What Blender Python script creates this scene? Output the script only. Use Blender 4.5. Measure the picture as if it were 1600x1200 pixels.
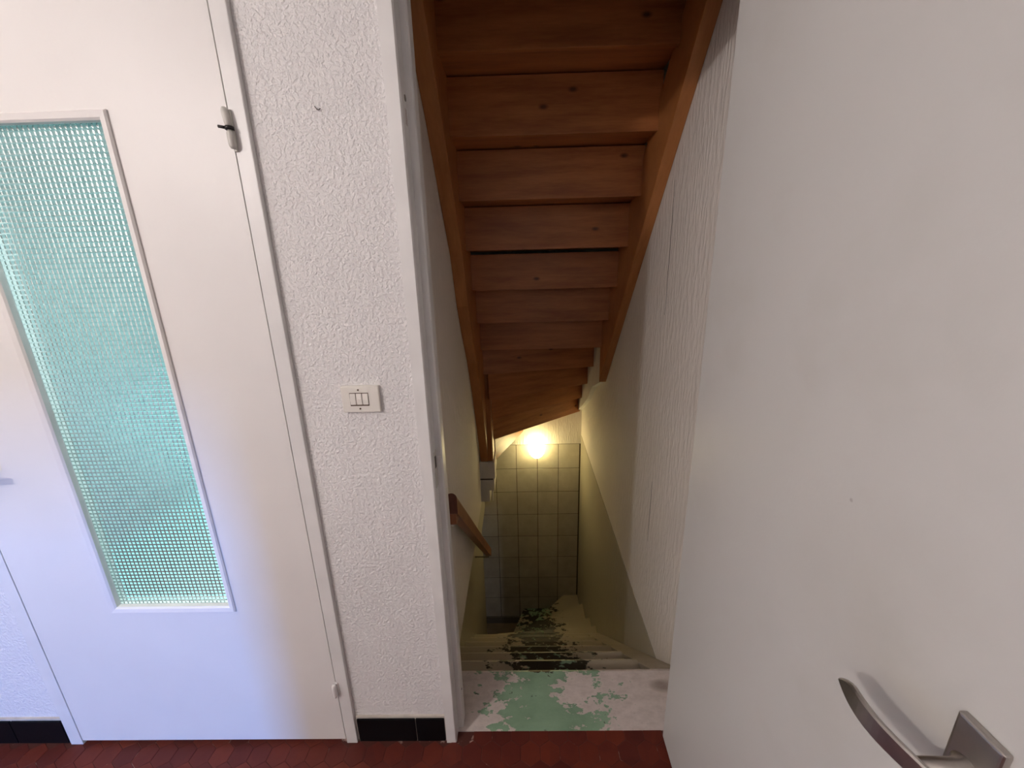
import bpy, bmesh, math, random
from mathutils import Vector, Matrix
random.seed(7)
for o in list(bpy.data.objects):
    bpy.data.objects.remove(o)
scene = bpy.context.scene
COL = scene.collection

# ------------------------------------------------------------------ camera, world, lights, exposure
F_PX, PITCH, ROLL, YAW, EYE = 601.0, 0.2621, -0.0261, 0.0176, 1.4
cam_d = bpy.data.cameras.new('camera')
cam = bpy.data.objects.new('camera', cam_d)
COL.objects.link(cam)
cam_d.sensor_fit = 'HORIZONTAL'
cam_d.sensor_width = 36.0
cam_d.lens = F_PX / 1600.0 * 36.0
cam_d.clip_start = 0.01
fw = Vector((-math.sin(YAW) * math.cos(PITCH), math.cos(YAW) * math.cos(PITCH), -math.sin(PITCH)))
r0 = Vector((math.cos(YAW), math.sin(YAW), 0))
u0 = r0.cross(fw)
rt = r0 * math.cos(ROLL) + u0 * math.sin(ROLL)
up = -r0 * math.sin(ROLL) + u0 * math.cos(ROLL)
m = Matrix((rt, up, -fw)).transposed().to_4x4()
m.translation = Vector((0, 0, EYE))
cam.matrix_world = m
scene.camera = cam

world = bpy.data.worlds.new('world')
scene.world = world
world.use_nodes = True
world.node_tree.nodes['Background'].inputs[0].default_value = (0.5, 0.6, 0.75, 1)
world.node_tree.nodes['Background'].inputs[1].default_value = 0.02

def lamp(name, kind, loc, energy, color, **kw):
    d = bpy.data.lights.new(name, kind)
    d.energy = energy
    d.color = color
    for k, v in kw.items():
        if k != 'aim':
            setattr(d, k, v)
    o = bpy.data.objects.new(name, d)
    COL.objects.link(o)
    o.location = loc
    if 'aim' in kw:
        o.rotation_euler = (Vector(kw['aim']) - Vector(loc)).to_track_quat('-Z', 'Y').to_euler()
    return o

# the hallway's own lamp (out of frame, up to the left of the camera)
lamp('hall_lamp_light', 'POINT', (-1.75, -0.90, 2.20), 57.0, (1.0, 0.915, 0.88), shadow_soft_size=0.045)
# added small area light for the cool daylight, outside an assumed rear opening
lamp('assumed_opening_daylight', 'AREA', (-0.90, -6.0, 0.85), 310.0, (0.10, 0.33, 1.0), shape='RECTANGLE', size=0.26, size_y=0.8, aim=(-1.1, 0.887, 0.4))
# daylight in the room behind the glazed door
lamp('back_room_daylight', 'AREA', (-0.66, 1.7, 2.35), 30.0, (0.84, 0.97, 1.0), shape='RECTANGLE', size=0.6, size_y=0.3, spread=1.9, aim=(-1.45, 1.7, 0.0))
# cellar light beyond the foot of the stair
lamp('cellar_light', 'POINT', (-1.1, 2.05, -1.35), 2.4, (0.85, 0.85, 1.0), shadow_soft_size=0.05)

scene.view_settings.view_transform = 'Standard'
scene.view_settings.look = 'None'
scene.view_settings.exposure = 0.0
scene.view_settings.gamma = 1.0
scene.view_settings.use_curve_mapping = False

# ------------------------------------------------------------------ materials
def new_mat(name):
    mt = bpy.data.materials.new(name)
    mt.use_nodes = True
    nt = mt.node_tree
    return mt, nt, nt.nodes['Principled BSDF']

def nd(nt, typ, **inp):
    n = nt.nodes.new(typ)
    for k, v in inp.items():
        if k.startswith('p_'):
            setattr(n, k[2:], v)
        else:
            n.inputs[k.replace('_', ' ')].default_value = v
    return n

def ramp(nt, fac, stops):
    n = nt.nodes.new('ShaderNodeValToRGB')
    el = n.color_ramp.elements
    while len(el) < len(stops):
        el.new(0.5)
    for e, (p, c) in zip(el, stops):
        e.position = p
        e.color = (*c, 1) if len(c) == 3 else c
    nt.links.new(fac, n.inputs[0])
    return n

def mixc(nt, fac, a, b):
    n = nt.nodes.new('ShaderNodeMix')
    n.data_type = 'RGBA'
    for s, v in ((0, fac), (6, a), (7, b)):
        if isinstance(v, bpy.types.NodeSocket):
            nt.links.new(v, n.inputs[s])
        elif isinstance(v, tuple):
            n.inputs[s].default_value = (*v, 1)
        else:
            n.inputs[s].default_value = v
    return n.outputs[2]

def math_n(nt, op, a, b=None, clamp=False):
    n = nt.nodes.new('ShaderNodeMath')
    n.operation = op
    n.use_clamp = clamp
    for i, v in enumerate((a, b)):
        if v is None:
            continue
        if isinstance(v, bpy.types.NodeSocket):
            nt.links.new(v, n.inputs[i])
        else:
            n.inputs[i].default_value = v
    return n.outputs[0]

def coords(nt, scale=(1, 1, 1), world=False, rand=0.0):
    if world:
        g = nt.nodes.new('ShaderNodeNewGeometry')
        src = g.outputs['Position']
    else:
        t = nt.nodes.new('ShaderNodeTexCoord')
        src = t.outputs['Object']
    mp = nt.nodes.new('ShaderNodeMapping')
    mp.inputs['Scale'].default_value = scale
    nt.links.new(src, mp.inputs[0])
    out = mp.outputs[0]
    if rand:
        oi = nt.nodes.new('ShaderNodeObjectInfo')
        v = nt.nodes.new('ShaderNodeVectorMath')
        v.operation = 'MULTIPLY_ADD'
        nt.links.new(oi.outputs['Random'], v.inputs[0])
        v.inputs[1].default_value = (rand, rand * 1.7, rand * 0.6)
        nt.links.new(out, v.inputs[2])
        out = v.outputs[0]
    return out

def noise(nt, vec, scale, detail=3.0, rough=0.5):
    n = nt.nodes.new('ShaderNodeTexNoise')
    n.inputs['Scale'].default_value = scale
    n.inputs['Detail'].default_value = detail
    n.inputs['Roughness'].default_value = rough
    nt.links.new(vec, n.inputs['Vector'])
    return n.outputs['Fac']

def bump(nt, bsdf, height, dist, strength=1.0):
    b = nt.nodes.new('ShaderNodeBump')
    b.inputs['Strength'].default_value = strength
    b.inputs['Distance'].default_value = dist
    nt.links.new(height, b.inputs['Height'])
    nt.links.new(b.outputs[0], bsdf.inputs['Normal'])

def simple(name, col, rough=0.5, metal=0.0, var=0.06, vscale=6.0, bscale=0, bdist=0.0005, spec=0.5):
    mt, nt, b = new_mat(name)
    v = coords(nt, world=True)
    n = noise(nt, v, vscale, 4)
    lo = tuple(c * (1 - var) for c in col)
    hi = tuple(min(1, c * (1 + var)) for c in col)
    nt.links.new(ramp(nt, n, [(0.3, lo), (0.7, hi)]).outputs[0], b.inputs['Base Color'])
    b.inputs['Roughness'].default_value = rough
    b.inputs['Metallic'].default_value = metal
    b.inputs['Specular IOR Level'].default_value = spec
    if bscale:
        bump(nt, b, noise(nt, v, bscale, 3), bdist)
    return mt

def plaster(name, col, scale, dist, stretch=(1, 1, 1), rough=0.75, var=0.04):
    mt, nt, b = new_mat(name)
    v = coords(nt, stretch, world=True)
    v1 = coords(nt, world=True)
    big = noise(nt, v1, 2.5, 3)
    lo = tuple(c * (1 - var) for c in col)
    nt.links.new(ramp(nt, big, [(0.35, lo), (0.65, col)]).outputs[0], b.inputs['Base Color'])
    b.inputs['Roughness'].default_value = rough
    a = noise(nt, v, scale, 2, 0.5)
    r = ramp(nt, a, [(0.42, (0, 0, 0)), (0.62, (1, 1, 1))])
    a2 = noise(nt, v, scale * 2.3, 2, 0.5)
    h = math_n(nt, 'ADD', r.outputs[0], math_n(nt, 'MULTIPLY', a2, 0.6))
    bump(nt, b, h, dist)
    return mt

def wood(name, dark, light, axis='X', rough=0.42, rand=7.0, knots=True):
    mt, nt, b = new_mat(name)
    st = {'X': (1.0, 9, 9), 'Y': (9, 1.0, 9), 'S': (7, 1.6, 1.6)}[axis]
    v = coords(nt, st, rand=rand)
    n = noise(nt, v, 2.6, 5, 0.55)
    fine = noise(nt, v, 16.0, 3, 0.6)
    f = math_n(nt, 'ADD', math_n(nt, 'MULTIPLY', n, 0.75), math_n(nt, 'MULTIPLY', fine, 0.25))
    c = ramp(nt, f, [(0.34, dark), (0.64, light)]).outputs[0]
    if knots:
        vk = coords(nt, (1, 1, 1), rand=rand * 1.3)
        sx = nt.nodes.new('ShaderNodeSeparateXYZ')
        nt.links.new(vk, sx.inputs[0])
        cb = nt.nodes.new('ShaderNodeCombineXYZ')
        nt.links.new(sx.outputs[0], cb.inputs[0])
        nt.links.new(math_n(nt, 'MULTIPLY', math_n(nt, 'ADD', sx.outputs[1], sx.outputs[2]), 1.9), cb.inputs[1])
        vo = nt.nodes.new('ShaderNodeTexVoronoi')
        vo.voronoi_dimensions = '2D'
        vo.inputs['Scale'].default_value = 1.9
        nt.links.new(cb.outputs[0], vo.inputs['Vector'])
        k = ramp(nt, vo.outputs['Distance'], [(0.014, (1, 1, 1)), (0.044, (0, 0, 0))]).outputs[0]
        c = mixc(nt, math_n(nt, 'MULTIPLY', k, 0.9), c, tuple(x * 0.25 for x in dark))
    nt.links.new(c, b.inputs['Base Color'])
    b.inputs['Roughness'].default_value = rough
    bump(nt, b, f, 0.0006)
    return mt

M = {}
M['plaster_hall'] = plaster('plaster_hall', (0.82, 0.80, 0.79), 125, 0.0013)
M['plaster_stair'] = plaster('plaster_stair', (0.82, 0.77, 0.72), 60, 0.0015, (1, 1, 0.22))
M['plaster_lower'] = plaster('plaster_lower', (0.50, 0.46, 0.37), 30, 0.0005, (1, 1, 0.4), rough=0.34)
M['ceiling'] = simple('ceiling_paint', (0.80, 0.78, 0.75), 0.8)
M['door_paint'] = simple('door_paint', (0.82, 0.795, 0.775), 0.42, var=0.03, vscale=3, bscale=160, bdist=0.00012)
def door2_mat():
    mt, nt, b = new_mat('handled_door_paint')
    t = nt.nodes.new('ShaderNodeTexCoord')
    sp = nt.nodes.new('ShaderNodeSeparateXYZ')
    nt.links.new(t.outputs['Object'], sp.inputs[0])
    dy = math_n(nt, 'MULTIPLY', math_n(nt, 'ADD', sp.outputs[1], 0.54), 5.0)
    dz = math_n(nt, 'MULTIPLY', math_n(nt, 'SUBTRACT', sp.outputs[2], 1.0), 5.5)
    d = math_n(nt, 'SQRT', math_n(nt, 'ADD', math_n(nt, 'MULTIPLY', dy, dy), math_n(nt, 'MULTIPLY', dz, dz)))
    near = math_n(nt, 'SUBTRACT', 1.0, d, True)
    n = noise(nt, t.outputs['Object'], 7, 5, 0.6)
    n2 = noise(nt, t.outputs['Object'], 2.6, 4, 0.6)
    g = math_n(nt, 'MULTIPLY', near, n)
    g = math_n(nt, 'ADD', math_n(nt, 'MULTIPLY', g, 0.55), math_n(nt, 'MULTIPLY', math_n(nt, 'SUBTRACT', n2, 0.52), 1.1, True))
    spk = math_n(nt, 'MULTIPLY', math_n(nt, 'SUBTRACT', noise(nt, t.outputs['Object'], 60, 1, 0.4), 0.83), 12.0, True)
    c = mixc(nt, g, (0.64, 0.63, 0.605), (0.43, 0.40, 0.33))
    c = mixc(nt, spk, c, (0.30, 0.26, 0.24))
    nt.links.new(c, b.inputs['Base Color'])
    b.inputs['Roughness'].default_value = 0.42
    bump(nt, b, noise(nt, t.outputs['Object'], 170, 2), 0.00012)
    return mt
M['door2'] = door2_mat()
M['trim_paint'] = simple('trim_paint', (0.80, 0.785, 0.77), 0.38, var=0.05, vscale=9, bscale=40, bdist=0.0003)
M['bead_paint'] = simple('bead_paint', (0.84, 0.81, 0.79), 0.38, var=0.03)
M['gap_dark'] = simple('gap_dark', (0.05, 0.04, 0.035), 0.9)
M['plate_plastic'] = simple('plate_plastic', (0.82, 0.785, 0.72), 0.35, var=0.02)
M['rocker_plastic'] = simple('rocker_plastic', (0.84, 0.80, 0.735), 0.3, var=0.02)
M['screw'] = simple('screw', (0.12, 0.08, 0.05), 0.5, 0.4)
M['black_tile'] = simple('black_tile', (0.003, 0.003, 0.004), 0.5, var=0.2, spec=0.15)
M['grout'] = simple('grout', (0.55, 0.50, 0.44), 0.9, var=0.1, vscale=30)
M['wall_tile'] = None
M['hinge_white'] = simple('hinge_white', (0.62, 0.60, 0.55), 0.45, var=0.08, vscale=40)
M['hinge_dark'] = simple('hinge_dark', (0.03, 0.025, 0.025), 0.5, 0.5)
M['steel'] = simple('brushed_steel', (0.46, 0.43, 0.40), 0.36, 1.0, var=0.06, vscale=60, bscale=300, bdist=0.00005)
M['old_metal'] = simple('old_metal', (0.30, 0.27, 0.24), 0.5, 0.8, var=0.2, vscale=80)
M['wood_soffit'] = wood('wood_soffit', (0.28, 0.090, 0.027), (0.48, 0.180, 0.056))
M['wood_stringer'] = wood('wood_stringer', (0.35, 0.130, 0.036), (0.50, 0.205, 0.064), 'S', knots=False)
M['wood_rail'] = wood('wood_rail', (0.22, 0.070, 0.032), (0.36, 0.135, 0.062), 'S', rough=0.35, knots=False)
M['wood_end'] = simple('wood_end_grain', (0.115, 0.035, 0.020), 0.5, var=0.2, vscale=60)

def tile_mat():
    mt, nt, b = new_mat('wall_tile')
    v = coords(nt, world=True)
    n = noise(nt, v, 9, 5, 0.6)
    oi = nt.nodes.new('ShaderNodeObjectInfo')
    f = math_n(nt, 'ADD', math_n(nt, 'MULTIPLY', n, 0.8), math_n(nt, 'MULTIPLY', oi.outputs['Random'], 0.2))
    nt.links.new(ramp(nt, f, [(0.3, (0.55, 0.50, 0.41)), (0.75, (0.72, 0.67, 0.57))]).outputs[0], b.inputs['Base Color'])
    b.inputs['Roughness'].default_value = 0.3
    bump(nt, b, noise(nt, v, 25, 2), 0.0006)
    return mt
M['wall_tile'] = tile_mat()
M['tile_joint'] = simple('tile_joint', (0.10, 0.07, 0.045), 0.9)

def hex_mat():
    mt, nt, b = new_mat('terracotta_tile')
    oi = nt.nodes.new('ShaderNodeObjectInfo')
    v = coords(nt, world=True)
    n = noise(nt, v, 30, 4)
    vo = nt.nodes.new('ShaderNodeTexVoronoi')
    vo.inputs['Scale'].default_value = 14
    nt.links.new(v, vo.inputs['Vector'])
    sep = nt.nodes.new('ShaderNodeSeparateColor')
    nt.links.new(vo.outputs['Color'], sep.inputs[0])
    f = math_n(nt, 'ADD', math_n(nt, 'MULTIPLY', oi.outputs['Random'], 0.5), math_n(nt, 'ADD', math_n(nt, 'MULTIPLY', sep.outputs[0], 0.2), math_n(nt, 'MULTIPLY', n, 0.4)))
    nt.links.new(ramp(nt, f, [(0.15, (0.070, 0.011, 0.008)), (0.55, (0.105, 0.017, 0.010)), (0.95, (0.150, 0.025, 0.011))]).outputs[0], b.inputs['Base Color'])
    b.inputs['Roughness'].default_value = 0.55
    b.inputs['Specular IOR Level'].default_value = 0.3
    bump(nt, b, n, 0.0008)
    return mt
M['terracotta'] = hex_mat()
def joint_mat():
    mt, nt, b = new_mat('floor_joint')
    n = noise(nt, coords(nt, world=True), 22, 3, 0.6)
    nt.links.new(ramp(nt, n, [(0.60, (0.07, 0.016, 0.010)), (0.68, (0.42, 0.28, 0.24))]).outputs[0], b.inputs['Base Color'])
    b.inputs['Roughness'].default_value = 0.9
    return mt
M['floor_joint'] = joint_mat()

def tread_mat():
    """greige painted wood worn through to green paint and bare dark wood along the walking line"""
    mt, nt, b = new_mat('worn_tread_paint')
    g = nt.nodes.new('ShaderNodeNewGeometry')
    sp = nt.nodes.new('ShaderNodeSeparateXYZ')
    nt.links.new(g.outputs['Position'], sp.inputs[0])
    X, Y, Z = sp.outputs
    v = coords(nt, world=True)
    vs = coords(nt, (1.0, 1.7, 1.0), world=True)
    n1 = noise(nt, vs, 13, 6, 0.62)
    n2 = noise(nt, vs, 26, 6, 0.65)
    n3 = noise(nt, vs, 9, 5, 0.6)
    # distance from the walking line, which drifts to the outer wall in the turn
    far = math_n(nt, 'MAXIMUM', math_n(nt, 'SUBTRACT', Y, 2.2), 0.0)
    mid = math_n(nt, 'ADD', math_n(nt, 'MULTIPLY', far, 0.05), 0.085)
    dx = math_n(nt, 'ABSOLUTE', math_n(nt, 'SUBTRACT', X, mid))
    worn = math_n(nt, 'SUBTRACT', 0.215, dx)
    worn = math_n(nt, 'ADD', math_n(nt, 'MULTIPLY', worn, 6.0), math_n(nt, 'MULTIPLY', math_n(nt, 'SUBTRACT', n1, 0.5), 3.2))
    worn = math_n(nt, 'ADD', worn, math_n(nt, 'MULTIPLY', math_n(nt, 'SUBTRACT', n2, 0.5), 2.2))
    # the paint survives near the rear of the first tread
    rear = math_n(nt, 'MULTIPLY', math_n(nt, 'SUBTRACT', X, 0.08), 0.9)
    rr_ = math_n(nt, 'SUBTRACT', Y, 1.035)
    spot = math_n(nt, 'ADD', math_n(nt, 'MULTIPLY', rear, rear), math_n(nt, 'MULTIPLY', rr_, rr_))
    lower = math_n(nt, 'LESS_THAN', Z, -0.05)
    keep = math_n(nt, 'MULTIPLY', math_n(nt, 'SUBTRACT', 0.010, spot), 70.0, True)
    sh = math_n(nt, 'SUBTRACT', X, 0.16)
    spot2 = math_n(nt, 'ADD', math_n(nt, 'MULTIPLY', math_n(nt, 'MULTIPLY', sh, sh), 0.55), math_n(nt, 'MULTIPLY', rr_, rr_))
    keep = math_n(nt, 'MULTIPLY', math_n(nt, 'SUBTRACT', 0.0055, spot2), 260.0, True)
    keep = math_n(nt, 'MULTIPLY', keep, math_n(nt, 'SUBTRACT', 1.0, lower))
    worn = math_n(nt, 'SUBTRACT', worn, math_n(nt, 'MULTIPLY', keep, 0.95))
    green_f = math_n(nt, 'MULTIPLY', math_n(nt, 'SUBTRACT', worn, 0.25), 9.0, True)
    # bare wood
    bare = math_n(nt, 'ADD', math_n(nt, 'MULTIPLY', lower, 0.95), math_n(nt, 'MULTIPLY', math_n(nt, 'SUBTRACT', n3, 0.5), 4.2))
    fr = math_n(nt, 'FRACT', math_n(nt, 'DIVIDE', math_n(nt, 'SUBTRACT', Y, 1.113), 0.2055))
    edge = math_n(nt, 'MULTIPLY', math_n(nt, 'SUBTRACT', fr, 0.35), 1.6, True)
    bare = math_n(nt, 'ADD', bare, math_n(nt, 'MULTIPLY', math_n(nt, 'MULTIPLY', edge, lower), 0.7))
    nose = math_n(nt, 'MULTIPLY', math_n(nt, 'SUBTRACT', Y, 1.075), 24.0, True)
    nose = math_n(nt, 'MULTIPLY', nose, math_n(nt, 'SUBTRACT', 1.0, lower))
    nx = math_n(nt, 'SUBTRACT', 0.06, math_n(nt, 'ABSOLUTE', math_n(nt, 'SUBTRACT', X, 0.06)))
    nose = math_n(nt, 'MULTIPLY', nose, math_n(nt, 'MULTIPLY', nx, 30.0, True))
    bare = math_n(nt, 'ADD', bare, math_n(nt, 'MULTIPLY', nose, 1.6))
    bare = math_n(nt, 'ADD', bare, math_n(nt, 'MULTIPLY', math_n(nt, 'SUBTRACT', n2, 0.62), 4.0))
    bare_f = math_n(nt, 'MULTIPLY', math_n(nt, 'MULTIPLY', math_n(nt, 'SUBTRACT', bare, 0.45), 8.0, True), green_f)
    paint = ramp(nt, n2, [(0.25, (0.52, 0.455, 0.425)), (0.6, (0.68, 0.605, 0.57))]).outputs[0]
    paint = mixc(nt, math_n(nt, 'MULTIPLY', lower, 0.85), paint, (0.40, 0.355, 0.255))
    ex = math_n(nt, 'DIVIDE', math_n(nt, 'SUBTRACT', X, 0.485), 0.05)
    ey = math_n(nt, 'DIVIDE', math_n(nt, 'SUBTRACT', Y, 1.045), 0.026)
    sc = math_n(nt, 'SUBTRACT', 1.0, math_n(nt, 'ADD', math_n(nt, 'MULTIPLY', ex, ex), math_n(nt, 'MULTIPLY', ey, ey)), True)
    sc = math_n(nt, 'MULTIPLY', math_n(nt, 'MULTIPLY', sc, math_n(nt, 'SUBTRACT', 1.0, lower)), math_n(nt, 'MULTIPLY', n2, 1.6))
    paint = mixc(nt, math_n(nt, 'MINIMUM', sc, 0.75), paint, (0.22, 0.165, 0.13))
    speck = math_n(nt, 'MULTIPLY', math_n(nt, 'SUBTRACT', noise(nt, v, 60, 3, 0.6), 0.70), 14.0, True)
    paint = mixc(nt, speck, paint, (0.13, 0.10, 0.075))
    green = ramp(nt, n3, [(0.3, (0.19, 0.305, 0.20)), (0.7, (0.29, 0.44, 0.30))]).outputs[0]
    c = mixc(nt, green_f, paint, green)
    c = mixc(nt, bare_f, c, (0.028, 0.024, 0.016))
    nt.links.new(c, b.inputs['Base Color'])
    b.inputs['Roughness'].default_value = 0.42
    h = math_n(nt, 'SUBTRACT', math_n(nt, 'MULTIPLY', n2, 0.3), math_n(nt, 'ADD', green_f, bare_f))
    bump(nt, b, h, 0.0006)
    return mt
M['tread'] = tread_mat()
M['riser_paint'] = simple('riser_paint', (0.42, 0.37, 0.31), 0.45, var=0.1, vscale=8, bscale=60, bdist=0.0003)
M['tread_edge'] = simple('tread_edge', (0.45, 0.40, 0.34), 0.45, var=0.1, vscale=8)

def glass_mat():
    mt, nt, b = new_mat('textured_glass')
    v = coords(nt, world=True)
    n = noise(nt, v, 5, 2)
    nt.links.new(ramp(nt, n, [(0.3, (0.85, 0.97, 0.955)), (0.7, (0.88, 0.98, 0.97))]).outputs[0], b.inputs['Base Color'])
    b.inputs['Roughness'].default_value = 0.16
    b.inputs['IOR'].default_value = 1.45
    b.inputs['Transmission Weight'].default_value = 1.0
    return mt
M['glass'] = glass_mat()

def emit_mat(name, col, strength):
    mt, nt, b = new_mat(name)
    v = coords(nt, world=True)
    n = noise(nt, v, 30, 1)
    nt.links.new(ramp(nt, n, [(0.0, tuple(c * 0.97 for c in col)), (1.0, col)]).outputs[0], b.inputs['Emission Color'])
    b.inputs['Emission Strength'].default_value = strength
    b.inputs['Base Color'].default_value = (*col, 1)
    b.inputs['Roughness'].default_value = 0.3
    return mt
M['opal'] = emit_mat('lit_opal_glass', (1.0, 0.83, 0.38), 20.0)
M['brass'] = simple('aged_brass', (0.40, 0.28, 0.12), 0.4, 0.9, var=0.15, vscale=60)

# ------------------------------------------------------------------ mesh helpers
def bm_box(bm, a, b, bev=0.0, seg=2):
    x0, y0, z0 = a
    x1, y1, z1 = b
    vs = [bm.verts.new(p) for p in ((x0, y0, z0), (x1, y0, z0), (x1, y1, z0), (x0, y1, z0), (x0, y0, z1), (x1, y0, z1), (x1, y1, z1), (x0, y1, z1))]
    fs = [bm.faces.new([vs[i] for i in q]) for q in ((3, 2, 1, 0), (4, 5, 6, 7), (0, 1, 5, 4), (1, 2, 6, 5), (2, 3, 7, 6), (3, 0, 4, 7))]
    if bev:
        ed = list({e for f in fs for e in f.edges})
        bmesh.ops.bevel(bm, geom=ed, offset=bev, segments=seg, profile=0.6, affect='EDGES')

def bm_prism(bm, poly, lo, hi, axis='X', bev=0.0, seg=2):
    """extrude a 2-D outline along an axis: X -> (y,z), Y -> (x,z), Z -> (x,y)"""
    def P(p, t):
        return {'X': (t, p[0], p[1]), 'Y': (p[0], t, p[1]), 'Z': (p[0], p[1], t)}[axis]
    A = [bm.verts.new(P(p, lo)) for p in poly]
    B = [bm.verts.new(P(p, hi)) for p in poly]
    n = len(poly)
    fs = [bm.faces.new(A[::-1]), bm.faces.new(B)]
    for i in range(n):
        j = (i + 1) % n
        fs.append(bm.faces.new((A[i], A[j], B[j], B[i])))
    bmesh.ops.recalc_face_normals(bm, faces=fs)
    if bev:
        ed = list({e for f in fs for e in f.edges})
        bmesh.ops.bevel(bm, geom=ed, offset=bev, segments=seg, profile=0.6, affect='EDGES')

def bm_tube(bm, pts, rad, n=12, cap=True, squash=None):
    """tube through points; rad number or list; squash=(direction vector, factor)"""
    pts = [Vector(p) for p in pts]
    rads = rad if isinstance(rad, (list, tuple)) else [rad] * len(pts)
    rings = []
    ref = None
    for i, p in enumerate(pts):
        t = (pts[min(i + 1, len(pts) - 1)] - pts[max(i - 1, 0)]).normalized()
        if ref is None:
            ref = t.orthogonal().normalized()
        a = (ref - t * ref.dot(t)).normalized()
        ref = a
        c = t.cross(a)
        ring = []
        for k in range(n):
            th = 2 * math.pi * k / n
            off = (a * math.cos(th) + c * math.sin(th)) * rads[i]
            if squash:
                d = Vector(squash[0]).normalized()
                off = off + d * off.dot(d) * (squash[1] - 1)
            ring.append(bm.verts.new(p + off))
        rings.append(ring)
    for A, B in zip(rings, rings[1:]):
        for k in range(n):
            bm.faces.new((A[k], A[(k + 1) % n], B[(k + 1) % n], B[k]))
    if cap:
        bm.faces.new(rings[0][::-1])
        bm.faces.new(rings[-1])

def bm_lathe(bm, prof, centre, n=24, axis='Z', squash=(1, 1, 1)):
    cx, cy, cz = centre
    rings = []
    for r, h in prof:
        ring = []
        for k in range(n):
            th = 2 * math.pi * k / n
            a, b = r * math.cos(th), r * math.sin(th)
            p = (a, b, h) if axis == 'Z' else ((a, h, b) if axis == 'Y' else (h, a, b))
            ring.append(bm.verts.new((cx + p[0] * squash[0], cy + p[1] * squash[1], cz + p[2] * squash[2])))
        rings.append(ring)
    for A, B in zip(rings, rings[1:]):
        for k in range(n):
            bm.faces.new((A[k], A[(k + 1) % n], B[(k + 1) % n], B[k]))
    bm.faces.new(rings[0][::-1])
    bm.faces.new(rings[-1])

def world_loc(o):
    v = Vector(o.location)
    while o.parent:
        o = o.parent
        v = v + Vector(o.location)
    return v

def link(name, bm, mat, parent=None, smooth=False, origin=None):
    bmesh.ops.recalc_face_normals(bm, faces=bm.faces[:])
    co = [v.co for v in bm.verts]
    lo = Vector([min(c[i] for c in co) for i in range(3)])
    hi = Vector([max(c[i] for c in co) for i in range(3)])
    ctr = Vector(origin) if origin is not None else (lo + hi) / 2
    bmesh.ops.translate(bm, verts=bm.verts[:], vec=-ctr)
    me = bpy.data.meshes.new(name)
    bm.to_mesh(me)
    bm.free()
    for mt in (mat if isinstance(mat, list) else [mat]):
        me.materials.append(mt)
    if smooth:
        for p in me.polygons:
            p.use_smooth = True
    o = bpy.data.objects.new(name, me)
    COL.objects.link(o)
    if parent:
        o.parent = parent
        ctr = ctr - world_loc(parent)
    o.location = ctr
    return o

def box(name, a, b, mat, parent=None, bev=0.0, seg=2, smooth=False):
    bm = bmesh.new()
    bm_box(bm, a, b, bev, seg)
    return link(name, bm, mat, parent, smooth)

def prism(name, poly, lo, hi, axis, mat, parent=None, bev=0.0, seg=2):
    bm = bmesh.new()
    bm_prism(bm, poly, lo, hi, axis, bev, seg)
    return link(name, bm, mat, parent)

def empty(name, loc, label=None, cat=None, kind=None, group=None):
    o = bpy.data.objects.new(name, None)
    o.empty_display_size = 0.1
    COL.objects.link(o)
    o.location = loc
    return tag(o, label, cat, kind, group)

def tag(o, label=None, cat=None, kind=None, group=None):
    for k, v in (('label', label), ('category', cat), ('kind', kind), ('group', group)):
        if v:
            o[k] = v
    return o

def struct(o, label=None, cat=None):
    return tag(o, label, cat, 'structure')

WY = 0.8874            # hall face of the front wall
WB = 0.9674            # stair face of the front wall
SL, SR, SB = -0.305, 0.60, 3.50   # stairwell side walls, back wall

# ------------------------------------------------------------------ hall shell
bm = bmesh.new()
for a, b in (((-2.4, WY, 0.0), (-1.455, WB, 2.5)), ((-1.455, WY, 2.10), (-0.535, WB, 2.5)), ((-0.535, WY, 0.0), (-0.245, WB, 2.5)),
             ((-0.245, WY, 2.10), (0.525, WB, 2.5)), ((0.525, WY, 0.0), (2.0, WB, 2.5))):
    bm_box(bm, a, b)
wall_front = struct(link('wall_front', bm, M['plaster_hall']), 'white stippled plaster wall between the glazed door and the stair doorway', 'wall')
struct(box('wall_right', (1.92, -1.7, 0), (2.0, WY, 2.5), M['plaster_hall']), 'hall side wall hidden by the open door', 'wall')
struct(box('wall_left', (-2.4, -1.7, 0), (-2.32, WY, 2.5), M['plaster_hall']), 'hall side wall out of the picture', 'wall')
bm = bmesh.new()
for a, b in (((-2.4, -1.78, 0.94), (-0.806, -1.7, 2.5)), ((-0.806, -1.78, 0), (2.0, -1.7, 2.5))):  # unseen opening, assumed; its edges are set to bound the blue light
    bm_box(bm, a, b)
struct(link('wall_rear', bm, M['plaster_hall']), 'hall wall behind the viewer with an assumed low opening that shapes the blue light', 'wall')
struct(box('ceiling', (-2.4, -1.78, 2.5), (2.0, WB, 2.58), M['ceiling']), 'hall ceiling out of the picture', 'ceiling')

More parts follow.
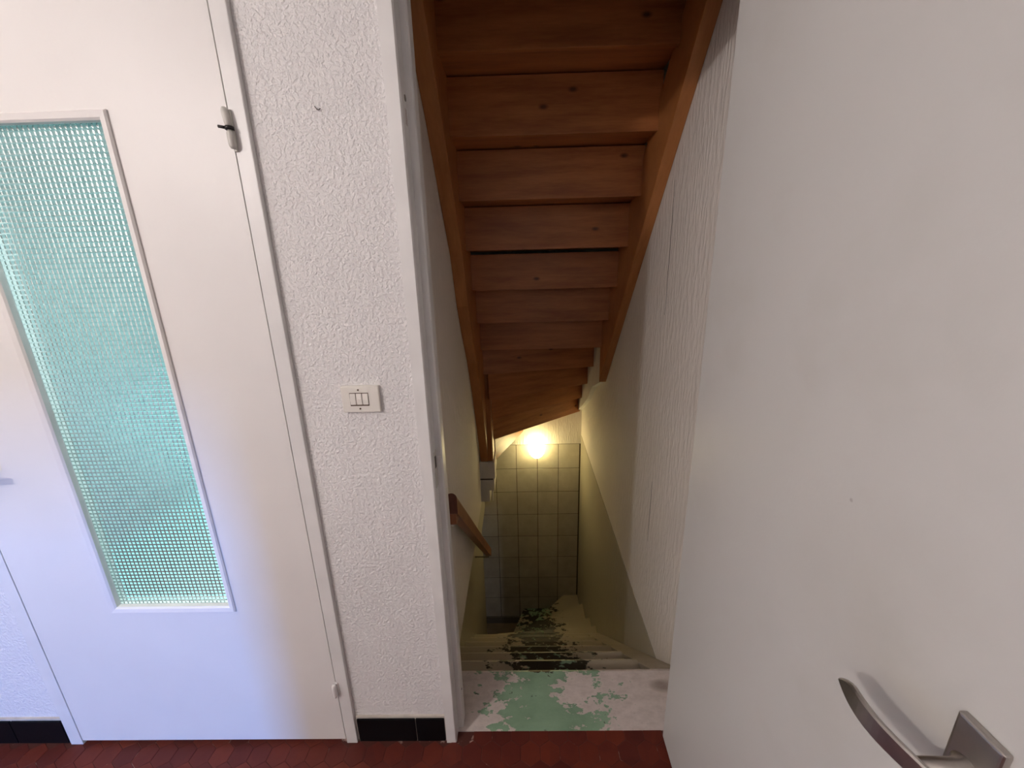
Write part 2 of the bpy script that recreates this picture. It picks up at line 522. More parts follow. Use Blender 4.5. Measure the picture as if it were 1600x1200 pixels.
# floor of small hexagonal terracotta tiles
floor = struct(empty('floor', (0, 0, 0)), 'dark red floor of small hexagonal terracotta tiles', 'floor')
box('bedding', (-2.4, -1.7, -0.06), (2.0, WB - 0.0615, -0.0012), M['floor_joint'], floor)
HP = 0.060
RAD = HP / math.sqrt(3) - 0.0007
def hexa(bm, cx, cy, dz=0.0):
    pts = [(cx + RAD * math.sin(math.pi / 3 * k), cy + RAD * math.cos(math.pi / 3 * k)) for k in range(6)]
    top = [(cx + (p[0] - cx) * 0.98, cy + (p[1] - cy) * 0.98) for p in pts]
    A = [bm.verts.new((*p, -0.006)) for p in pts]
    B = [bm.verts.new((*p, -0.0008 + dz)) for p in pts]
    C = [bm.verts.new((*p, dz)) for p in top]
    for k in range(6):
        j = (k + 1) % 6
        bm.faces.new((A[k], B[k], B[j], A[j]))
        bm.faces.new((B[k], C[k], C[j], B[j]))
    bm.faces.new(C[::-1])
hb = bmesh.new()
hexa(hb, 0, 0)
bmesh.ops.recalc_face_normals(hb, faces=hb.faces[:])
hex_me = bpy.data.meshes.new('tile')
hb.to_mesh(hex_me)
hb.free()
hex_me.materials.append(M['terracotta'])
rest = bmesh.new()
row_h = HP * math.sqrt(3) / 2
for j in range(-48, 3):
    cy = 0.846 + j * row_h
    for i in range(-40, 34):
        cx = (i + (0.5 if j % 2 else 0)) * HP + 0.012
        if not (-2.33 < cx < 1.9 and -1.68 < cy < 0.915):
            continue
        if cy + RAD > WY and not (-1.42 < cx < -0.57 or -0.19 < cx < 0.42):
            if cy > WY - 0.012:
                continue
        if cy > 0.915:
            continue
        if cy > 0.70 and -2.0 < cx < 0.46:
            o = bpy.data.objects.new('tile', hex_me)
            COL.objects.link(o)
            o.parent = floor
            o.location = (cx, cy, random.uniform(-0.0004, 0.0001))
        else:
            hexa(rest, cx, cy, random.uniform(-0.0004, 0.0001))
tag(link('tile_field', rest, M['terracotta'], floor), kind='stuff')

# black skirting tiles
def skirting(name, spans, label):
    x0, x1 = spans[0][0], spans[-1][1]
    base = struct(empty(name, ((x0 + x1) / 2, WY, 0)), label, 'baseboard')
    box('grout_bed', (x0 - 0.002, WY - 0.006, 0.0), (x1 + 0.002, WY, 0.103), M['grout'], base)
    for a, b in spans:
        box('skirting_tile', (a + 0.0015, WY - 0.011, 0.005), (b - 0.0015, WY - 0.001, 0.096), M['black_tile'], base, 0.0015)
    return base
skirting('baseboard_left', [(-1.96, -1.794), (-1.794, -1.628), (-1.628, -1.462)], 'black tile skirting under the wall beside the handle edge of the glazed door')
skirting('baseboard_center', [(-0.527, -0.343), (-0.343, -0.252)], 'black tile skirting under the light switch wall')

# ------------------------------------------------------------------ glazed door
FY = WY - 0.012
tr = struct(empty('trim_1', (-0.99, WY, 0)), 'white wooden frame around the glazed door', 'door frame')
box('jamb', (-1.458, FY, 0.0), (-1.418, WB, 2.10), M['trim_paint'], tr, 0.002)
box('jamb', (-0.567, FY, 0.0), (-0.533, WB, 2.10), M['trim_paint'], tr, 0.002)
box('head', (-1.418, FY, 2.062), (-0.567, WB, 2.10), M['trim_paint'], tr, 0.002)
LX0, LX1, LZ0, LZ1 = -1.4155, -0.5695, 0.017, 2.06
LY = FY + 0.001
GX0, GX1, GZ0, GZ1 = -1.150, -0.829, 0.536, 1.733
door1 = struct(empty('door_1', ((LX0 + LX1) / 2, WY, 0)), 'white hinged door with a tall textured green glass pane', 'door')
bm = bmesh.new()
OX0, OX1, OZ0, OZ1 = GX0 - 0.013, GX1 + 0.013, GZ0 - 0.013, GZ1 + 0.013
for a, b in (((LX0, LY, LZ0), (OX0, LY + 0.04, LZ1)), ((OX1, LY, LZ0), (LX1, LY + 0.04, LZ1)), ((OX0, LY, LZ0), (OX1, LY + 0.04, OZ0)), ((OX0, LY, OZ1), (OX1, LY + 0.04, LZ1))):
    bm_box(bm, a, b)
bmesh.ops.remove_doubles(bm, verts=bm.verts[:], dist=1e-5)
link('leaf', bm, M['door_paint'], door1)
# glazing beads with mitred corners
BO, BP = 0.018, 0.0065
def bead(name, p0, p1, inward):
    """p0,p1 = inner corners (x,z); the bead runs between them and widens outwards"""
    bm = bmesh.new()
    d = (Vector(p1) - Vector(p0)).normalized()
    n = -Vector(inward)
    prof = [(0.0, 0.011), (0.0, -0.001), (0.004, -BP + 0.002), (BO - 0.003, -BP), (BO, -BP + 0.003), (BO, 0.0)]
    ra, rb = [], []
    for off, y in prof:
        a = Vector(p0) + n * off - d * off
        b = Vector(p1) + n * off + d * off
        ra.append(bm.verts.new((a.x, LY + y, a.y)))
        rb.append(bm.verts.new((b.x, LY + y, b.y)))
    k = len(prof)
    for i in range(k):
        j = (i + 1) % k
        bm.faces.new((ra[i], ra[j], rb[j], rb[i]))
    bm.faces.new(ra)
    bm.faces.new(rb[::-1])
    return link(name, bm, M['bead_paint'], door1)
bead('glazing_bead', (GX0, GZ0), (GX1, GZ0), (0, 1))
bead('glazing_bead', (GX0, GZ1), (GX1, GZ1), (0, -1))
bead('glazing_bead', (GX0, GZ0), (GX0, GZ1), (1, 0))
bead('glazing_bead', (GX1, GZ0), (GX1, GZ1), (-1, 0))
# pane: small square pyramidal cells in relief on the hall side, flat on the other
PX0, PX1, PZ0, PZ1 = GX0, GX1, GZ0, GZ1
GX0, GX1, GZ0, GZ1 = GX0 - 0.0125, GX1 + 0.0125, GZ0 - 0.0125, GZ1 + 0.0125
bm = bmesh.new()
NX, NZ = 31, 112
gy = LY + 0.0115
cw, ch = (GX1 - GX0) / NX, (GZ1 - GZ0) / NZ
grid = [[bm.verts.new((GX0 + i * cw, gy + 0.0021, GZ0 + j * ch)) for i in range(NX + 1)] for j in range(NZ + 1)]
for j in range(NZ):
    for i in range(NX):
        x, z = GX0 + i * cw, GZ0 + j * ch
        q = [bm.verts.new((x + cw * a, gy, z + ch * b)) for a, b in ((0.17, 0.2), (0.83, 0.2), (0.83, 0.8), (0.17, 0.8))]
        c = [grid[j][i], grid[j][i + 1], grid[j + 1][i + 1], grid[j + 1][i]]
        bm.faces.new(q)
        for k in range(4):
            bm.faces.new((c[k], c[(k + 1) % 4], q[(k + 1) % 4], q[k]))
bk = [bm.verts.new((x, gy + 0.0055, z)) for x, z in ((GX0, GZ0), (GX1, GZ0), (GX1, GZ1), (GX0, GZ1))]
bm.faces.new(bk[::-1])
bm.faces.new([grid[0][i] for i in range(NX + 1)][::-1] + [bk[0], bk[1]])
bm.faces.new([grid[NZ][i] for i in range(NX + 1)] + [bk[2], bk[3]])
bm.faces.new([grid[j][0] for j in range(NZ + 1)] + [bk[3], bk[0]])
bm.faces.new([grid[j][NX] for j in range(NZ + 1)][::-1] + [bk[1], bk[2]])
tag(link('glass_pane', bm, M['glass'], door1), 'textured pale green glass pane')
GX0, GX1, GZ0, GZ1 = PX0, PX1, PZ0, PZ1
# hinges
h1 = empty('hinge', (-0.565, FY, 1.708)); h1.parent = door1; h1.location = Vector((-0.565, FY, 1.708)) - Vector(door1.location)
def barrel(name, x, z0, z1, rad, parent, mat, y=FY - 0.008, tilt=0.0):
    bm = bmesh.new()
    n = 8
    pts, rr = [], []
    for k in range(n + 1):
        t = k / n
        pts.append((x + tilt * t, y, z0 + (z1 - z0) * t))
        e = min(t, 1 - t)
        rr.append(rad * (0.55 if e < 0.01 else (0.9 if e < 0.15 else 1.0)))
    bm_tube(bm, pts, rr, 14)
    return link(name, bm, mat, parent, True)
barrel('upper_barrel', -0.5665, 1.711, 1.745, 0.0068, h1, M['hinge_white'], tilt=-0.003)
barrel('lower_barrel', -0.5655, 1.672, 1.705, 0.0072, h1, M['hinge_white'])
bm = bmesh.new(); bm_tube(bm, [(-0.5655, FY - 0.008, 1.705), (-0.5655, FY - 0.008, 1.711)], 0.0082, 14); bm_tube(bm, [(-0.573, FY - 0.012, 1.7085), (-0.584, FY - 0.013, 1.7105)], 0.0028, 8)
link('washer', bm, M['hinge_dark'], h1, True)
box('hinge_leaf', (-0.5675, FY - 0.005, 1.668), (-0.5605, FY + 0.002, 1.742), M['hinge_white'], h1, 0.001)
h2 = empty('hinge', (0, 0, 0)); h2.parent = door1; h2.location = Vector((-0.5695, FY, 0.228)) - Vector(door1.location)
barrel('barrel', -0.5695, 0.203, 0.253, 0.0068, h2, M['bead_paint'])
box('hinge_leaf', (-0.5695, FY - 0.003, 0.206), (-0.560, FY + 0.002, 0.250), M['bead_paint'], h2, 0.001)
# latch handle at the opposite edge
hd = empty('handle', (0, 0, 0)); hd.parent = door1; hd.location = Vector((-1.385, LY, 0.96)) - Vector(door1.location)
box('backplate', (-1.405, LY - 0.006, 0.872), (-1.367, LY, 1.06), M['brass'], hd, 0.003)
bm = bmesh.new(); bm_tube(bm, [(-1.386, LY - 0.004, 0.972), (-1.386, LY - 0.045, 0.972), (-1.376, LY - 0.052, 0.972), (-1.350, LY - 0.052, 0.972), (-1.318, LY - 0.050, 0.970)], [0.010, 0.009, 0.009, 0.0085, 0.007], 12)
link('lever', bm, M['old_metal'], hd, True)

# room behind the glazed door
br = struct(empty('wall_back_room', (-1.2, 2.9, 0)), 'bright room seen blurred behind the textured glass', 'wall')
M['room_wall'] = simple('room_wall', (0.42, 0.53, 0.53), 0.8)
M['room_floor'] = simple('room_floor', (0.50, 0.86, 0.86), 0.6)
box('partition', (-2.4, 3.0, 0), (-0.385, 3.08, 2.5), M['room_wall'], br)
box('side_partition', (-2.4, WB, 0), (-2.32, 3.0, 2.5), M['room_wall'], br)
box('flooring', (-2.4, WB, -0.06), (-0.385, 3.08, -0.001), M['room_floor'], br)
box('stair_partition', (-0.47, WB, 0), (-0.387, 3.08, 2.5), M['room_wall'], br)
box('soffit', (-2.4, WB, 2.5), (-0.385, 3.08, 2.58), M['ceiling'], br)

# ------------------------------------------------------------------ stair doorway frame
t2 = struct(empty('trim_2', (0.11, WY, 0)), 'white wooden frame with rebate around the stair doorway', 'door frame')
prof = [(-0.250, WY - 0.012), (-0.222, WY - 0.012), (-0.219, WY - 0.008), (-0.219, WY + 0.030), (-0.206, WY + 0.030), (-0.203, WY + 0.034), (-0.203, WB - 0.012), (-0.206, WB - 0.008), (-0.250, WB - 0.008)]
jamb = prism('jamb', prof, -0.004, 2.10, 'Z', M['trim_paint'], t2)
prism('jamb', [(0.470, WY - 0.001), (0.530, WY - 0.001), (0.530, WB - 0.008), (0.480, WB - 0.008), (0.480, WY + 0.04), (0.470, WY + 0.04)], -0.004, 2.10, 'Z', M['trim_paint'], t2)
hp = [(WY - 0.012, 2.10), (WY - 0.012, 2.064), (WY + 0.030, 2.064), (WY + 0.030, 2.050), (WB - 0.008, 2.050), (WB - 0.008, 2.10)]
prism('head', hp, -0.219, 0.496, 'X', M['trim_paint'], t2)
sp = box('strike_plate', (-0.2195, WY + 0.004, 0.885), (-0.2175, WY + 0.026, 0.985), M['hinge_white'], t2, 0.0006)
box('latch_hole', (-0.2178, WY + 0.007, 0.940), (-0.2170, WY + 0.017, 0.972), M['gap_dark'], t2)
box('keep_tongue', (-0.2175, WY + 0.026, 0.935), (-0.206, WY + 0.030, 0.965), M['trim_paint'], t2, 0.002)
box('filler_patch', (-0.2192, WY + 0.010, 1.715), (-0.2185, WY + 0.022, 1.745), simple('filler', (0.62, 0.55, 0.53), 0.6), t2)
bm = bmesh.new(); bm_lathe(bm, [(0.0001, -0.0005), (0.006, -0.0005), (0.006, 0.0008), (0.0001, 0.0008)], (-0.2185, WY + 0.018, 1.765), 14, 'X')
link('screw_plug', bm, M['old_metal'], t2)
bm = bmesh.new(); bm_lathe(bm, [(0.0001, -0.0005), (0.003, -0.0005), (0.003, 0.0006), (0.0001, 0.0006)], (-0.2028, WB - 0.035, 0.145), 10, 'X')
link('screw_hole', bm, M['gap_dark'], t2)

# ------------------------------------------------------------------ open plain door
ang = math.radians(2.2)
door2 = struct(empty('door_2', (0.4285, WY - 0.002, 0.0)), 'plain white door swung open towards the hall with a steel lever handle', 'door')
door2.rotation_euler = (0, 0, -ang)
def d2(name, bm, mat, parent=None, smooth=False):
    # geometry in the door's own frame: x = thickness (to the right), y = towards the hinge (negative = out to the free edge)
    bmesh.ops.recalc_face_normals(bm, faces=bm.faces[:])
    me = bpy.data.meshes.new(name)
    bm.to_mesh(me); bm.free()
    me.materials.append(mat)
    if smooth:
        for p in me.polygons: p.use_smooth = True
    o = bpy.data.objects.new(name, me)
    COL.objects.link(o)
    o.parent = parent or door2
    return o
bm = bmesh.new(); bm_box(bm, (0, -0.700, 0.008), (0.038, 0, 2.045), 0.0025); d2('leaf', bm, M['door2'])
hh = bpy.data.objects.new('handle', None); COL.objects.link(hh); hh.parent = door2
bm = bmesh.new(); bm_box(bm, (-0.008, -0.655, 0.79), (0.0005, -0.618, 1.010), 0.003, 3); d2('backplate', bm, M['steel'], hh)
bm = bmesh.new(); bm_lathe(bm, [(0.0001, -0.048), (0.0085, -0.046), (0.009, -0.012), (0.013, -0.008), (0.013, -0.006)], (0, -0.636, 0.962), 18, 'X'); d2('spindle_neck', bm, M['steel'], hh, True)
# flat blade lever that bows out and back towards the hinge
def blade():
    bm = bmesh.new()
    rows = []
    N = 16
    for k in range(N + 1):
        t = k / N
        y = -0.646 + 0.100 * t
        out = -0.046 - 0.014 * math.sin(math.pi * min(1, t * 0.9)) + 0.004 * t
        zc = 0.962
        hw = 0.0085 + 0.0032 * math.sin(math.pi * (0.15 + 0.6 * t))
        top, bot = zc + hw, zc - hw - 0.002 * t
        if t > 0.72:
            q = (t - 0.72) / 0.28
            top = top - (top - bot) * 0.86 * q ** 1.6
        th = 0.0030
        ring = []
        for (dx, z) in ((-th, bot + 0.0015), (-th * 0.4, bot), (th * 0.4, bot), (th, bot + 0.0015), (th, top - 0.0015), (th * 0.4, top), (-th * 0.4, top), (-th, top - 0.0015)):
            ring.append(bm.verts.new((out + dx, y, z)))
        rows.append(ring)
    for A, B in zip(rows, rows[1:]):
        for k in range(8):
            bm.faces.new((A[k], A[(k + 1) % 8], B[(k + 1) % 8], B[k]))
    bm.faces.new(rows[0][::-1]); bm.faces.new(rows[-1])
    return bm
d2('lever', blade(), M['steel'], hh)

# ------------------------------------------------------------------ light switch
sw = empty('light_switch', (-0.380, WY, 1.135), 'cream three-rocker light switch plate on the stippled wall', 'light switch')
box('plate', (-0.4255, WY - 0.010, 1.1015), (-0.3345, WY + 0.001, 1.1675), M['plate_plastic'], sw, 0.0025, 3)
for k in range(3):
    xa = -0.4045 + 0.0150 * k
    box('rocker_gap', (xa - 0.0008, WY - 0.0104, 1.1180), (xa + 0.0148, WY - 0.0095, 1.1508), M['screw'], sw, 0.0003)
    bm = bmesh.new()
    bm_prism(bm, [(WY - 0.0098, 1.1210), (WY - 0.0098, 1.1490), (WY - 0.0115, 1.1490), (WY - 0.0128, 1.1350), (WY - 0.0118, 1.1215)], xa + 0.0004, xa + 0.0136, 'X', 0.0006)
    link('rocker', bm, M['rocker_plastic'], sw)
for z in (1.158, 1.111):
    bm = bmesh.new(); bm_lathe(bm, [(0.0001, 0), (0.0022, 0), (0.0022, -0.0012), (0.0015, -0.0016), (0.0001, -0.0016)], (-0.383, WY - 0.0096, z), 12, 'Y')
    link('screw', bm, M['screw'], sw)

# small curl of thread stuck on the plaster
bm = bmesh.new(); bm_tube(bm, [(-0.397, WY - 0.002, 1.748), (-0.393, WY - 0.0035, 1.742), (-0.389, WY - 0.0035, 1.741), (-0.386, WY - 0.002, 1.744)], 0.0009, 6)
link('plaster_nick', bm, M['gap_dark'], wall_front)

# ------------------------------------------------------------------ stairwell shell
ws = struct(empty('wall_stair_right', (SR, 2.2, -0.3)), 'cream ribbed plaster wall along the open side of the descending stair', 'wall')
prism('upper_plaster', [(WB, -0.32), (SB, -0.07), (SB, 2.75), (WB, 2.75)], SR, SR + 0.08, 'X', M['plaster_stair'], ws)
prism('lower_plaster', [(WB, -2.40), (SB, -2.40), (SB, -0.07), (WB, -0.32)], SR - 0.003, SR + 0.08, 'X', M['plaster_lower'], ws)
def crack(pts, w):
    bm = bmesh.new()
    A, B = [], []
    n = len(pts) - 1
    for k, (y, z) in enumerate(pts):
        ww = w * (0.25 + math.sin(math.pi * k / n)) * 0.8
        A.append(bm.verts.new((SR - 0.0006, y - ww, z)))
        B.append(bm.verts.new((SR - 0.0006, y + ww, z)))
    A2 = [bm.verts.new((SR + 0.0005, v.co.y, v.co.z)) for v in A]
    B2 = [bm.verts.new((SR + 0.0005, v.co.y, v.co.z)) for v in B]
    for k in range(n):
        bm.faces.new((A[k], A[k + 1], B[k + 1], B[k]))
        bm.faces.new((A[k], A2[k], A2[k + 1], A[k + 1]))
        bm.faces.new((B[k], B[k + 1], B2[k + 1], B2[k]))
    link('plaster_crack', bm, M['gap_dark'], ws)
crack([(1.588 + random.uniform(-0.003, 0.003), 1.75 - 0.05 * k) for k in range(11)], 0.0013)
crack([(1.585 + random.uniform(-0.003, 0.003), 0.50 - 0.045 * k) for k in range(8)], 0.0016)

wl = struct(empty('wall_stair_left', (SL, 1.9, -0.25)), 'cream plaster wall behind the wooden handrail', 'wall')
box('upper_plaster', (-0.385, WB, -0.25), (SL, 2.62, 2.75), M['plaster_stair'], wl)
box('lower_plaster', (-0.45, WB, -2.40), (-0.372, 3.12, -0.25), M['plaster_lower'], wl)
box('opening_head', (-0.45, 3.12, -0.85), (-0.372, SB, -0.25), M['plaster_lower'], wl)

wb = struct(empty('wall_stair_back', (0.1, SB, -2.32)), 'end wall of the stairwell with beige tiles below ribbed plaster', 'wall')
box('plaster', (-2.4, SB, -0.158), (SR + 0.08, SB + 0.08, 2.75), M['plaster_stair'], wb)
box('tile_bed', (-2.4, SB, -2.40), (SR + 0.08, SB + 0.08, -0.158), M['tile_joint'], wb)
TX, TW, TZ, TH = -0.2469, 0.2084, -0.1586, 0.2605
tb = bmesh.new()
bm_box(tb, (-TW / 2 + 0.0027, -0.0028, -TH / 2 + 0.0027), (TW / 2 - 0.0027, 0.002, TH / 2 - 0.0027), 0.0008, 1)
tile_me = bpy.data.meshes.new('tile'); tb.to_mesh(tile_me); tb.free(); tile_me.materials.append(M['wall_tile'])
for j in range(9):
    for i in range(-4, 4):
        if (i < -1 and j < 2) or TZ - (j + 1) * TH < -2.55:
            continue
        o = bpy.data.objects.new('tile', tile_me)
        COL.objects.link(o); o.parent = wb
        wx, wz = TX + (i + 0.5) * TW, TZ - (j + 0.5) * TH
        o.location = Vector((wx, SB, wz)) - Vector(wb.location)
        o.rotation_euler = (random.uniform(-0.002, 0.002), random.uniform(-0.002, 0.002), random.uniform(-0.002, 0.002))
box('skirting', (-1.7, SB - 0.012, -2.33), (0.0, SB, -2.245), simple('cellar_skirting', (0.20, 0.17, 0.14), 0.6), wb)

struct(box('floor_cellar', (-1.7, 0.9, -2.42), (SR, SB, -2.325), simple('cellar_floor', (0.20, 0.15, 0.11), 0.7, var=0.2)), 'dim cellar floor at the foot of the stair', 'floor')
struct(box('ceiling_stair', (-0.45, WB, 2.72), (SR, SB, 2.80), M['ceiling']), 'stairwell ceiling out of the picture', 'ceiling')
cl = struct(empty('wall_cellar', (-1.7, 2.2, -2.32)), 'cellar walls beyond the foot of the stair', 'wall')
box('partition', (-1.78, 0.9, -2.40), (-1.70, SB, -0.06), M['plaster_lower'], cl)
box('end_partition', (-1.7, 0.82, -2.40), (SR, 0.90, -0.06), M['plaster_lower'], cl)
# edge of the upper floor slab that carries the stair newel
slab = struct(empty('trim_3', (-0.26, 2.8, -0.2)), 'white stepped floor edge below the newel of the wooden stair', 'floor edge')
box('ledge', (-0.42, 2.70, -0.085), (-0.198, 2.96, 0.058), M['plaster_stair'], slab, 0.004)
box('shadow_joint', (-0.42, 2.72, -0.105), (-0.215, 2.95, -0.085), M['gap_dark'], slab)
box('fillet', (-0.42, 2.71, -0.195), (-0.205, 2.95, -0.105), M['plaster_stair'], slab, 0.004)
box('bracket', (-0.42, 2.72, -0.30), (-0.245, 2.94, -0.195), M['plaster_stair'], slab, 0.006)
box('pipe_stub', (-0.236, 2.78, -0.33), (-0.224, 2.80, -0.195), M['bead_paint'], slab, 0.003)

# ------------------------------------------------------------------ rising wooden stair (seen from below)
Z0, RR, GG, D0 = 0.9681, 0.19608, 0.16784, 2.5179
XL, XR = -0.245, 0.553
st = empty('rising_staircase', (0.15, 2.8, 0.0), 'orange-brown wooden staircase seen from underneath, rising over the cellar steps', 'staircase')
def yz(i):
    return D0 - i * GG, Z0 + i * RR
for i in range(0, 10):
    y, z = yz(i)
    if z + RR > 2.72:
        break
    box('riser', (XL - 0.01, y, z - 0.008), (XR + 0.01, y + 0.020, z + RR - (0.006 if i != 2 else 0.017)), M['wood_soffit'], st, 0.0015)
    box('tread', (XL - 0.01, y + 0.0205, z), (XR + 0.01, y + GG + 0.055, z + 0.030), M['wood_soffit'], st, 0.002)
# winders fan out from the newel
WIN = [((-0.235, 2.60), (0.595, 2.828)), ((-0.215, 2.655), (0.595, 3.067)), ((-0.208, 2.774), (0.598, 3.323)), ((-0.205, 2.850), (0.580, 3.495)), ((-0.200, 2.890), (0.035, 3.497))]
WIN[0] = ((-0.25, 2.63), (0.597, 2.825))
prev = ((-0.255, yz(0)[0] + 0.02), (0.56, yz(0)[0] + 0.02))
def fan_board(name, a, b, z0, z1, th, mat, parent):
    a, b = Vector(a), Vector(b)
    d = (b - a).normalized()
    n = Vector((-d.y, d.x)) * th
    bm = bmesh.new()
    bm_prism(bm, [tuple(a), tuple(b), tuple(b + n), tuple(a + n)], z0, z1, 'Z', 0.001, 1)
    # give the board a frame along its own length so that the grain follows it
    o = link(name, bm, mat, parent)
    th_ = math.atan2(d.y, d.x)
    o.data.transform(Matrix.Rotation(-th_, 4, 'Z'))
    o.rotation_euler = (0, 0, th_)
    return o
for k, (a, b) in enumerate(WIN, 1):
    z = Z0 - k * RR
    fan_board('riser', a, b, z - 0.006, z + RR - 0.002, 0.018, M['wood_soffit'], st)
    # tread between this riser and the one below
    nxt = WIN[k] if k < len(WIN) else None
    if nxt:
        poly = [a, b] + ([(0.595, 3.495)] if k == 4 else []) + [nxt[1], nxt[0]]
        pts = [(p[0], p[1] + 0.019) if q < 2 else (p[0], min(p[1] + 0.045, 3.497)) for q, p in enumerate(poly)]
        if k == 4:
            pts = [(a[0], a[1] + 0.02), (0.575, 3.497), (nxt[1][0] - 0.03, 3.497), (nxt[0][0] - 0.02, nxt[0][1] + 0.03)]
        bm = bmesh.new()
        bm_prism(bm, pts, z, z + 0.030, 'Z')
        link('tread', bm, M['wood_soffit'], st)
y0, z0 = yz(0)
bm = bmesh.new()
bm_prism(bm, [(-0.25, y0 + 0.0), (0.56, y0 + 0.0)][:0] + [(-0.25, 2.652), (0.595, 2.848), (0.595, y0 - 0.0), (-0.25, y0 - 0.0)], z0 - RR + 0.001 + RR - 0.03, z0 - 0.008, 'Z')
bm.free()

# outer stringer against the wall: brown above, painted below
def sl_z(y, off):
    return Z0 + (D0 - y) / GG * RR - off
so = 0.205
poly = [(1.0, sl_z(1.0, so)), (2.56, sl_z(2.56, so)), (2.56, sl_z(2.56, so) + 0.50), (1.0, sl_z(1.0, so) + 0.50)]
poly = [(y, min(z, 2.70)) for y, z in poly]
prism('stringer', poly, XR, SR - 0.001, 'X', M['wood_stringer'], st, 0.002)
lowp = [(2.56, sl_z(2.56, so)), (2.85, 0.60), (3.05, 0.44), (3.25, 0.32), (3.497, 0.19), (3.497, 0.60), (3.05, 0.85), (2.56, sl_z(2.56, so) + 0.50)]
tag(prism('stringer', lowp, XR + 0.01, SR - 0.001, 'X', M['trim_paint'], st, 0.002), 'white painted lower length of the stringer')
# inner stringer plunging to the newel
low = [(1.0, 2.52), (1.32, 2.165), (1.52, 1.95), (1.73, 1.685), (1.87, 1.515), (1.975, 1.28), (2.08, 1.13), (2.25, 0.93), (2.42, 0.655), (2.56, 0.39), (2.70, 0.062)]
hi = [(2.70, 0.85), (2.52, 1.18), (2.2, 1.55), (1.8, 2.05), (1.4, 2.52), (1.25, 2.70), (1.0, 2.70)]
prism('stringer', low + hi, SL + 0.001, XL, 'X', M['wood_stringer'], st, 0.002)
bm = bmesh.new(); bm_box(bm, (SL + 0.002, 2.702, 0.062), (-0.207, 2.93, 1.05), 0.014, 4)
link('newel_post', bm, M['wood_stringer'], st)

# ------------------------------------------------------------------ painted cellar stair going down
ls = empty('cellar_staircase', (0.1, 1.0, -2.32), 'painted cellar stair going down, worn through to green and bare wood', 'staircase')
LG, LR, N0 = 0.2055, 0.20, 1.113
TXA, TXB = -0.371, 0.487
def tread_box(a, b, xa, xb):
    bm = bmesh.new()
    bm_prism(bm, [(a[0], a[1]), (b[0], a[1]), (b[0], b[1] - 0.014), (b[0] - 0.004, b[1] - 0.005), (b[0] - 0.014, b[1]), (a[0], b[1])], xa, xb, 'X')
    return bm
# threshold tread
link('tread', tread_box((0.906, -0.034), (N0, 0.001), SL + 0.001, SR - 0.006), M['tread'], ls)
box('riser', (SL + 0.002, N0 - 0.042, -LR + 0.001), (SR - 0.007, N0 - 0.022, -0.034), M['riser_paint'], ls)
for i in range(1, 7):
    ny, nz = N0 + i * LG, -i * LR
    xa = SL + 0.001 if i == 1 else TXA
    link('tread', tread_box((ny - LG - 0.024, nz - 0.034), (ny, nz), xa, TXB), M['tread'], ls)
    box('riser', (xa + 0.001, ny - 0.042, nz - LR + 0.001), (TXB - 0.001, ny - 0.022, nz - 0.034), M['riser_paint'], ls)
# side string along the wall
s_lo = [(1.10, -0.26), (1.10, -0.075), (1.17, -0.075), (2.44, -0.075 - (2.44 - 1.17) / LG * LR), (2.44, -1.70)]
prism('side_string', s_lo, TXB, SR - 0.006, 'X', M['riser_paint'], ls, 0.002)
NW = [((-0.21, 2.50), (0.594, 2.56), -1.375), ((-0.21, 2.60), (0.594, 2.812), -1.55), ((-0.21, 2.79), (0.594, 3.17), -1.75), ((-0.21, 2.84), (0.445, 3.491), -1.95), ((-0.21, 2.92), (0.006, 3.491), -2.13)]
pv = ((-0.36, N0 + 6 * LG - 0.02), (0.594, N0 + 6 * LG - 0.02))
for k, (a, b, z) in enumerate(NW):
    back = 0.02
    pts = [(pv[0][0], pv[0][1] - back), (pv[1][0], pv[1][1] - back)]
    if k == 3:
        pts.append((0.594, 3.491))
    pts += [b, a]
    if k == 4:
        pts = [(-0.21, 2.83), (0.40, 3.43), (0.44, 3.491), b, a]
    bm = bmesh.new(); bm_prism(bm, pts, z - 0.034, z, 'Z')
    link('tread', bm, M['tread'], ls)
    a2, b2 = Vector(a), Vector(b)
    d = (b2 - a2).normalized(); n = Vector((d.y, -d.x))
    q = [a2 + n * 0.022, b2 + n * 0.022 - d * 0.025, b2 + n * 0.040 - d * 0.025, a2 + n * 0.040]
    bm = bmesh.new(); bm_prism(bm, [tuple(p) for p in q], z - 0.19, z - 0.034, 'Z')
    link('riser', bm, M['riser_paint'], ls)
    pv = (a, b)
bm = bmesh.new(); bm_box(bm, (-0.30, 2.46, -2.325), (-0.205, 2.93, -2.05), 0.01, 3)
link('newel_block', bm, M['riser_paint'], ls)

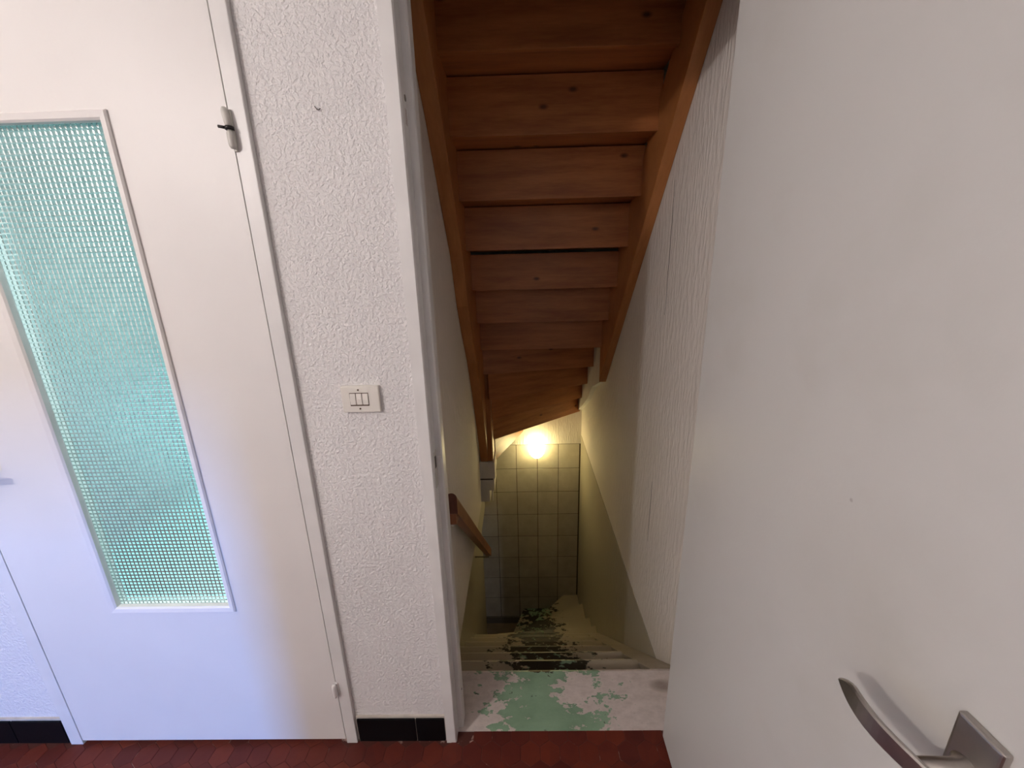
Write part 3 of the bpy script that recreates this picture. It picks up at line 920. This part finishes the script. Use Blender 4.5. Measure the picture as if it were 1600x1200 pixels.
# ------------------------------------------------------------------ handrail
hr = empty('handrail', (-0.27, 1.9, 0.1), 'reddish wooden handrail with a rounded top fixed along the stair wall', 'handrail')
A0 = Vector((0, 1.285, 0.592)); B0 = Vector((0, 2.62, -0.695))
def rail_section():
    w, hgt, out = 0.020, 0.088, []
    out += [(-w, 0.0), (w, 0.0), (w, hgt - w)]
    for k in range(1, 8):
        th = math.pi * k / 8
        out.append((w * math.cos(th), hgt - w + w * math.sin(th)))
    out.append((-w, hgt - w))
    return out
sec = rail_section()
bm = bmesh.new()
RX = -0.262
rows = []
for t in (0.0, 0.5, 0.94, 0.98, 1.0):
    c = A0.lerp(B0, t)
    sh = 1.0 if t < 0.97 else (0.92 if t < 0.99 else 0.7)
    rows.append([bm.verts.new((RX + p[0] * sh, c.y, c.z + (p[1] - 0.088) * sh + 0.044)) for p in sec])
for A, B in zip(rows, rows[1:]):
    for k in range(len(sec)):
        j = (k + 1) % len(sec)
        bm.faces.new((A[k], A[j], B[j], B[k]))
bm.faces.new(rows[0][::-1]).material_index = 1
bm.faces.new(rows[-1])
link('rail', bm, [M['wood_rail'], M['wood_end']], hr)
prism('bracket', [(1.288, 0.546), (1.345, 0.491), (1.288, 0.499)], SL + 0.0005, RX + 0.012, 'X', M['wood_rail'], hr)
prism('wall_shim', [(1.286, 0.4985), (1.352, 0.4885), (1.352, 0.483), (1.286, 0.492)], SL + 0.0005, RX + 0.002, 'X', M['plaster_stair'], hr)
c = A0.lerp(B0, 0.95)
bm = bmesh.new(); bm_tube(bm, [(-0.371, c.y, c.z - 0.05), (RX, c.y, c.z - 0.05), (RX, c.y, c.z - 0.02)], 0.005, 8)
link('wall_pin', bm, M['old_metal'], hr, True)

# ------------------------------------------------------------------ wall lamp
LPX, LPZ = 0.160, -0.165
wlp = empty('wall_lamp', (LPX, SB, LPZ), 'small glowing opal glass wall lamp above the beige tiles', 'lamp')
box('mount', (LPX - 0.035, SB - 0.022, LPZ - 0.03), (LPX + 0.035, SB - 0.0005, LPZ + 0.06), M['brass'], wlp, 0.005)
bm = bmesh.new(); bm_tube(bm, [(LPX, SB - 0.02, LPZ + 0.03), (LPX, SB - 0.06, LPZ + 0.045), (LPX, SB - 0.085, LPZ + 0.06)], 0.008, 10); link('arm', bm, M['brass'], wlp, True)
bm = bmesh.new()
prof = [(0.030, 0.085), (0.056, 0.070), (0.075, 0.038), (0.079, 0.0), (0.073, -0.034), (0.056, -0.064), (0.034, -0.086), (0.014, -0.095)]
bm_lathe(bm, prof, (LPX, SB - 0.088, LPZ), 24)
link('globe', bm, M['opal'], wlp, True)
bm = bmesh.new(); bm_lathe(bm, [(0.016, -0.092), (0.018, -0.098), (0.008, -0.106), (0.002, -0.110)], (LPX, SB - 0.088, LPZ), 16); link('finial', bm, M['brass'], wlp, True)
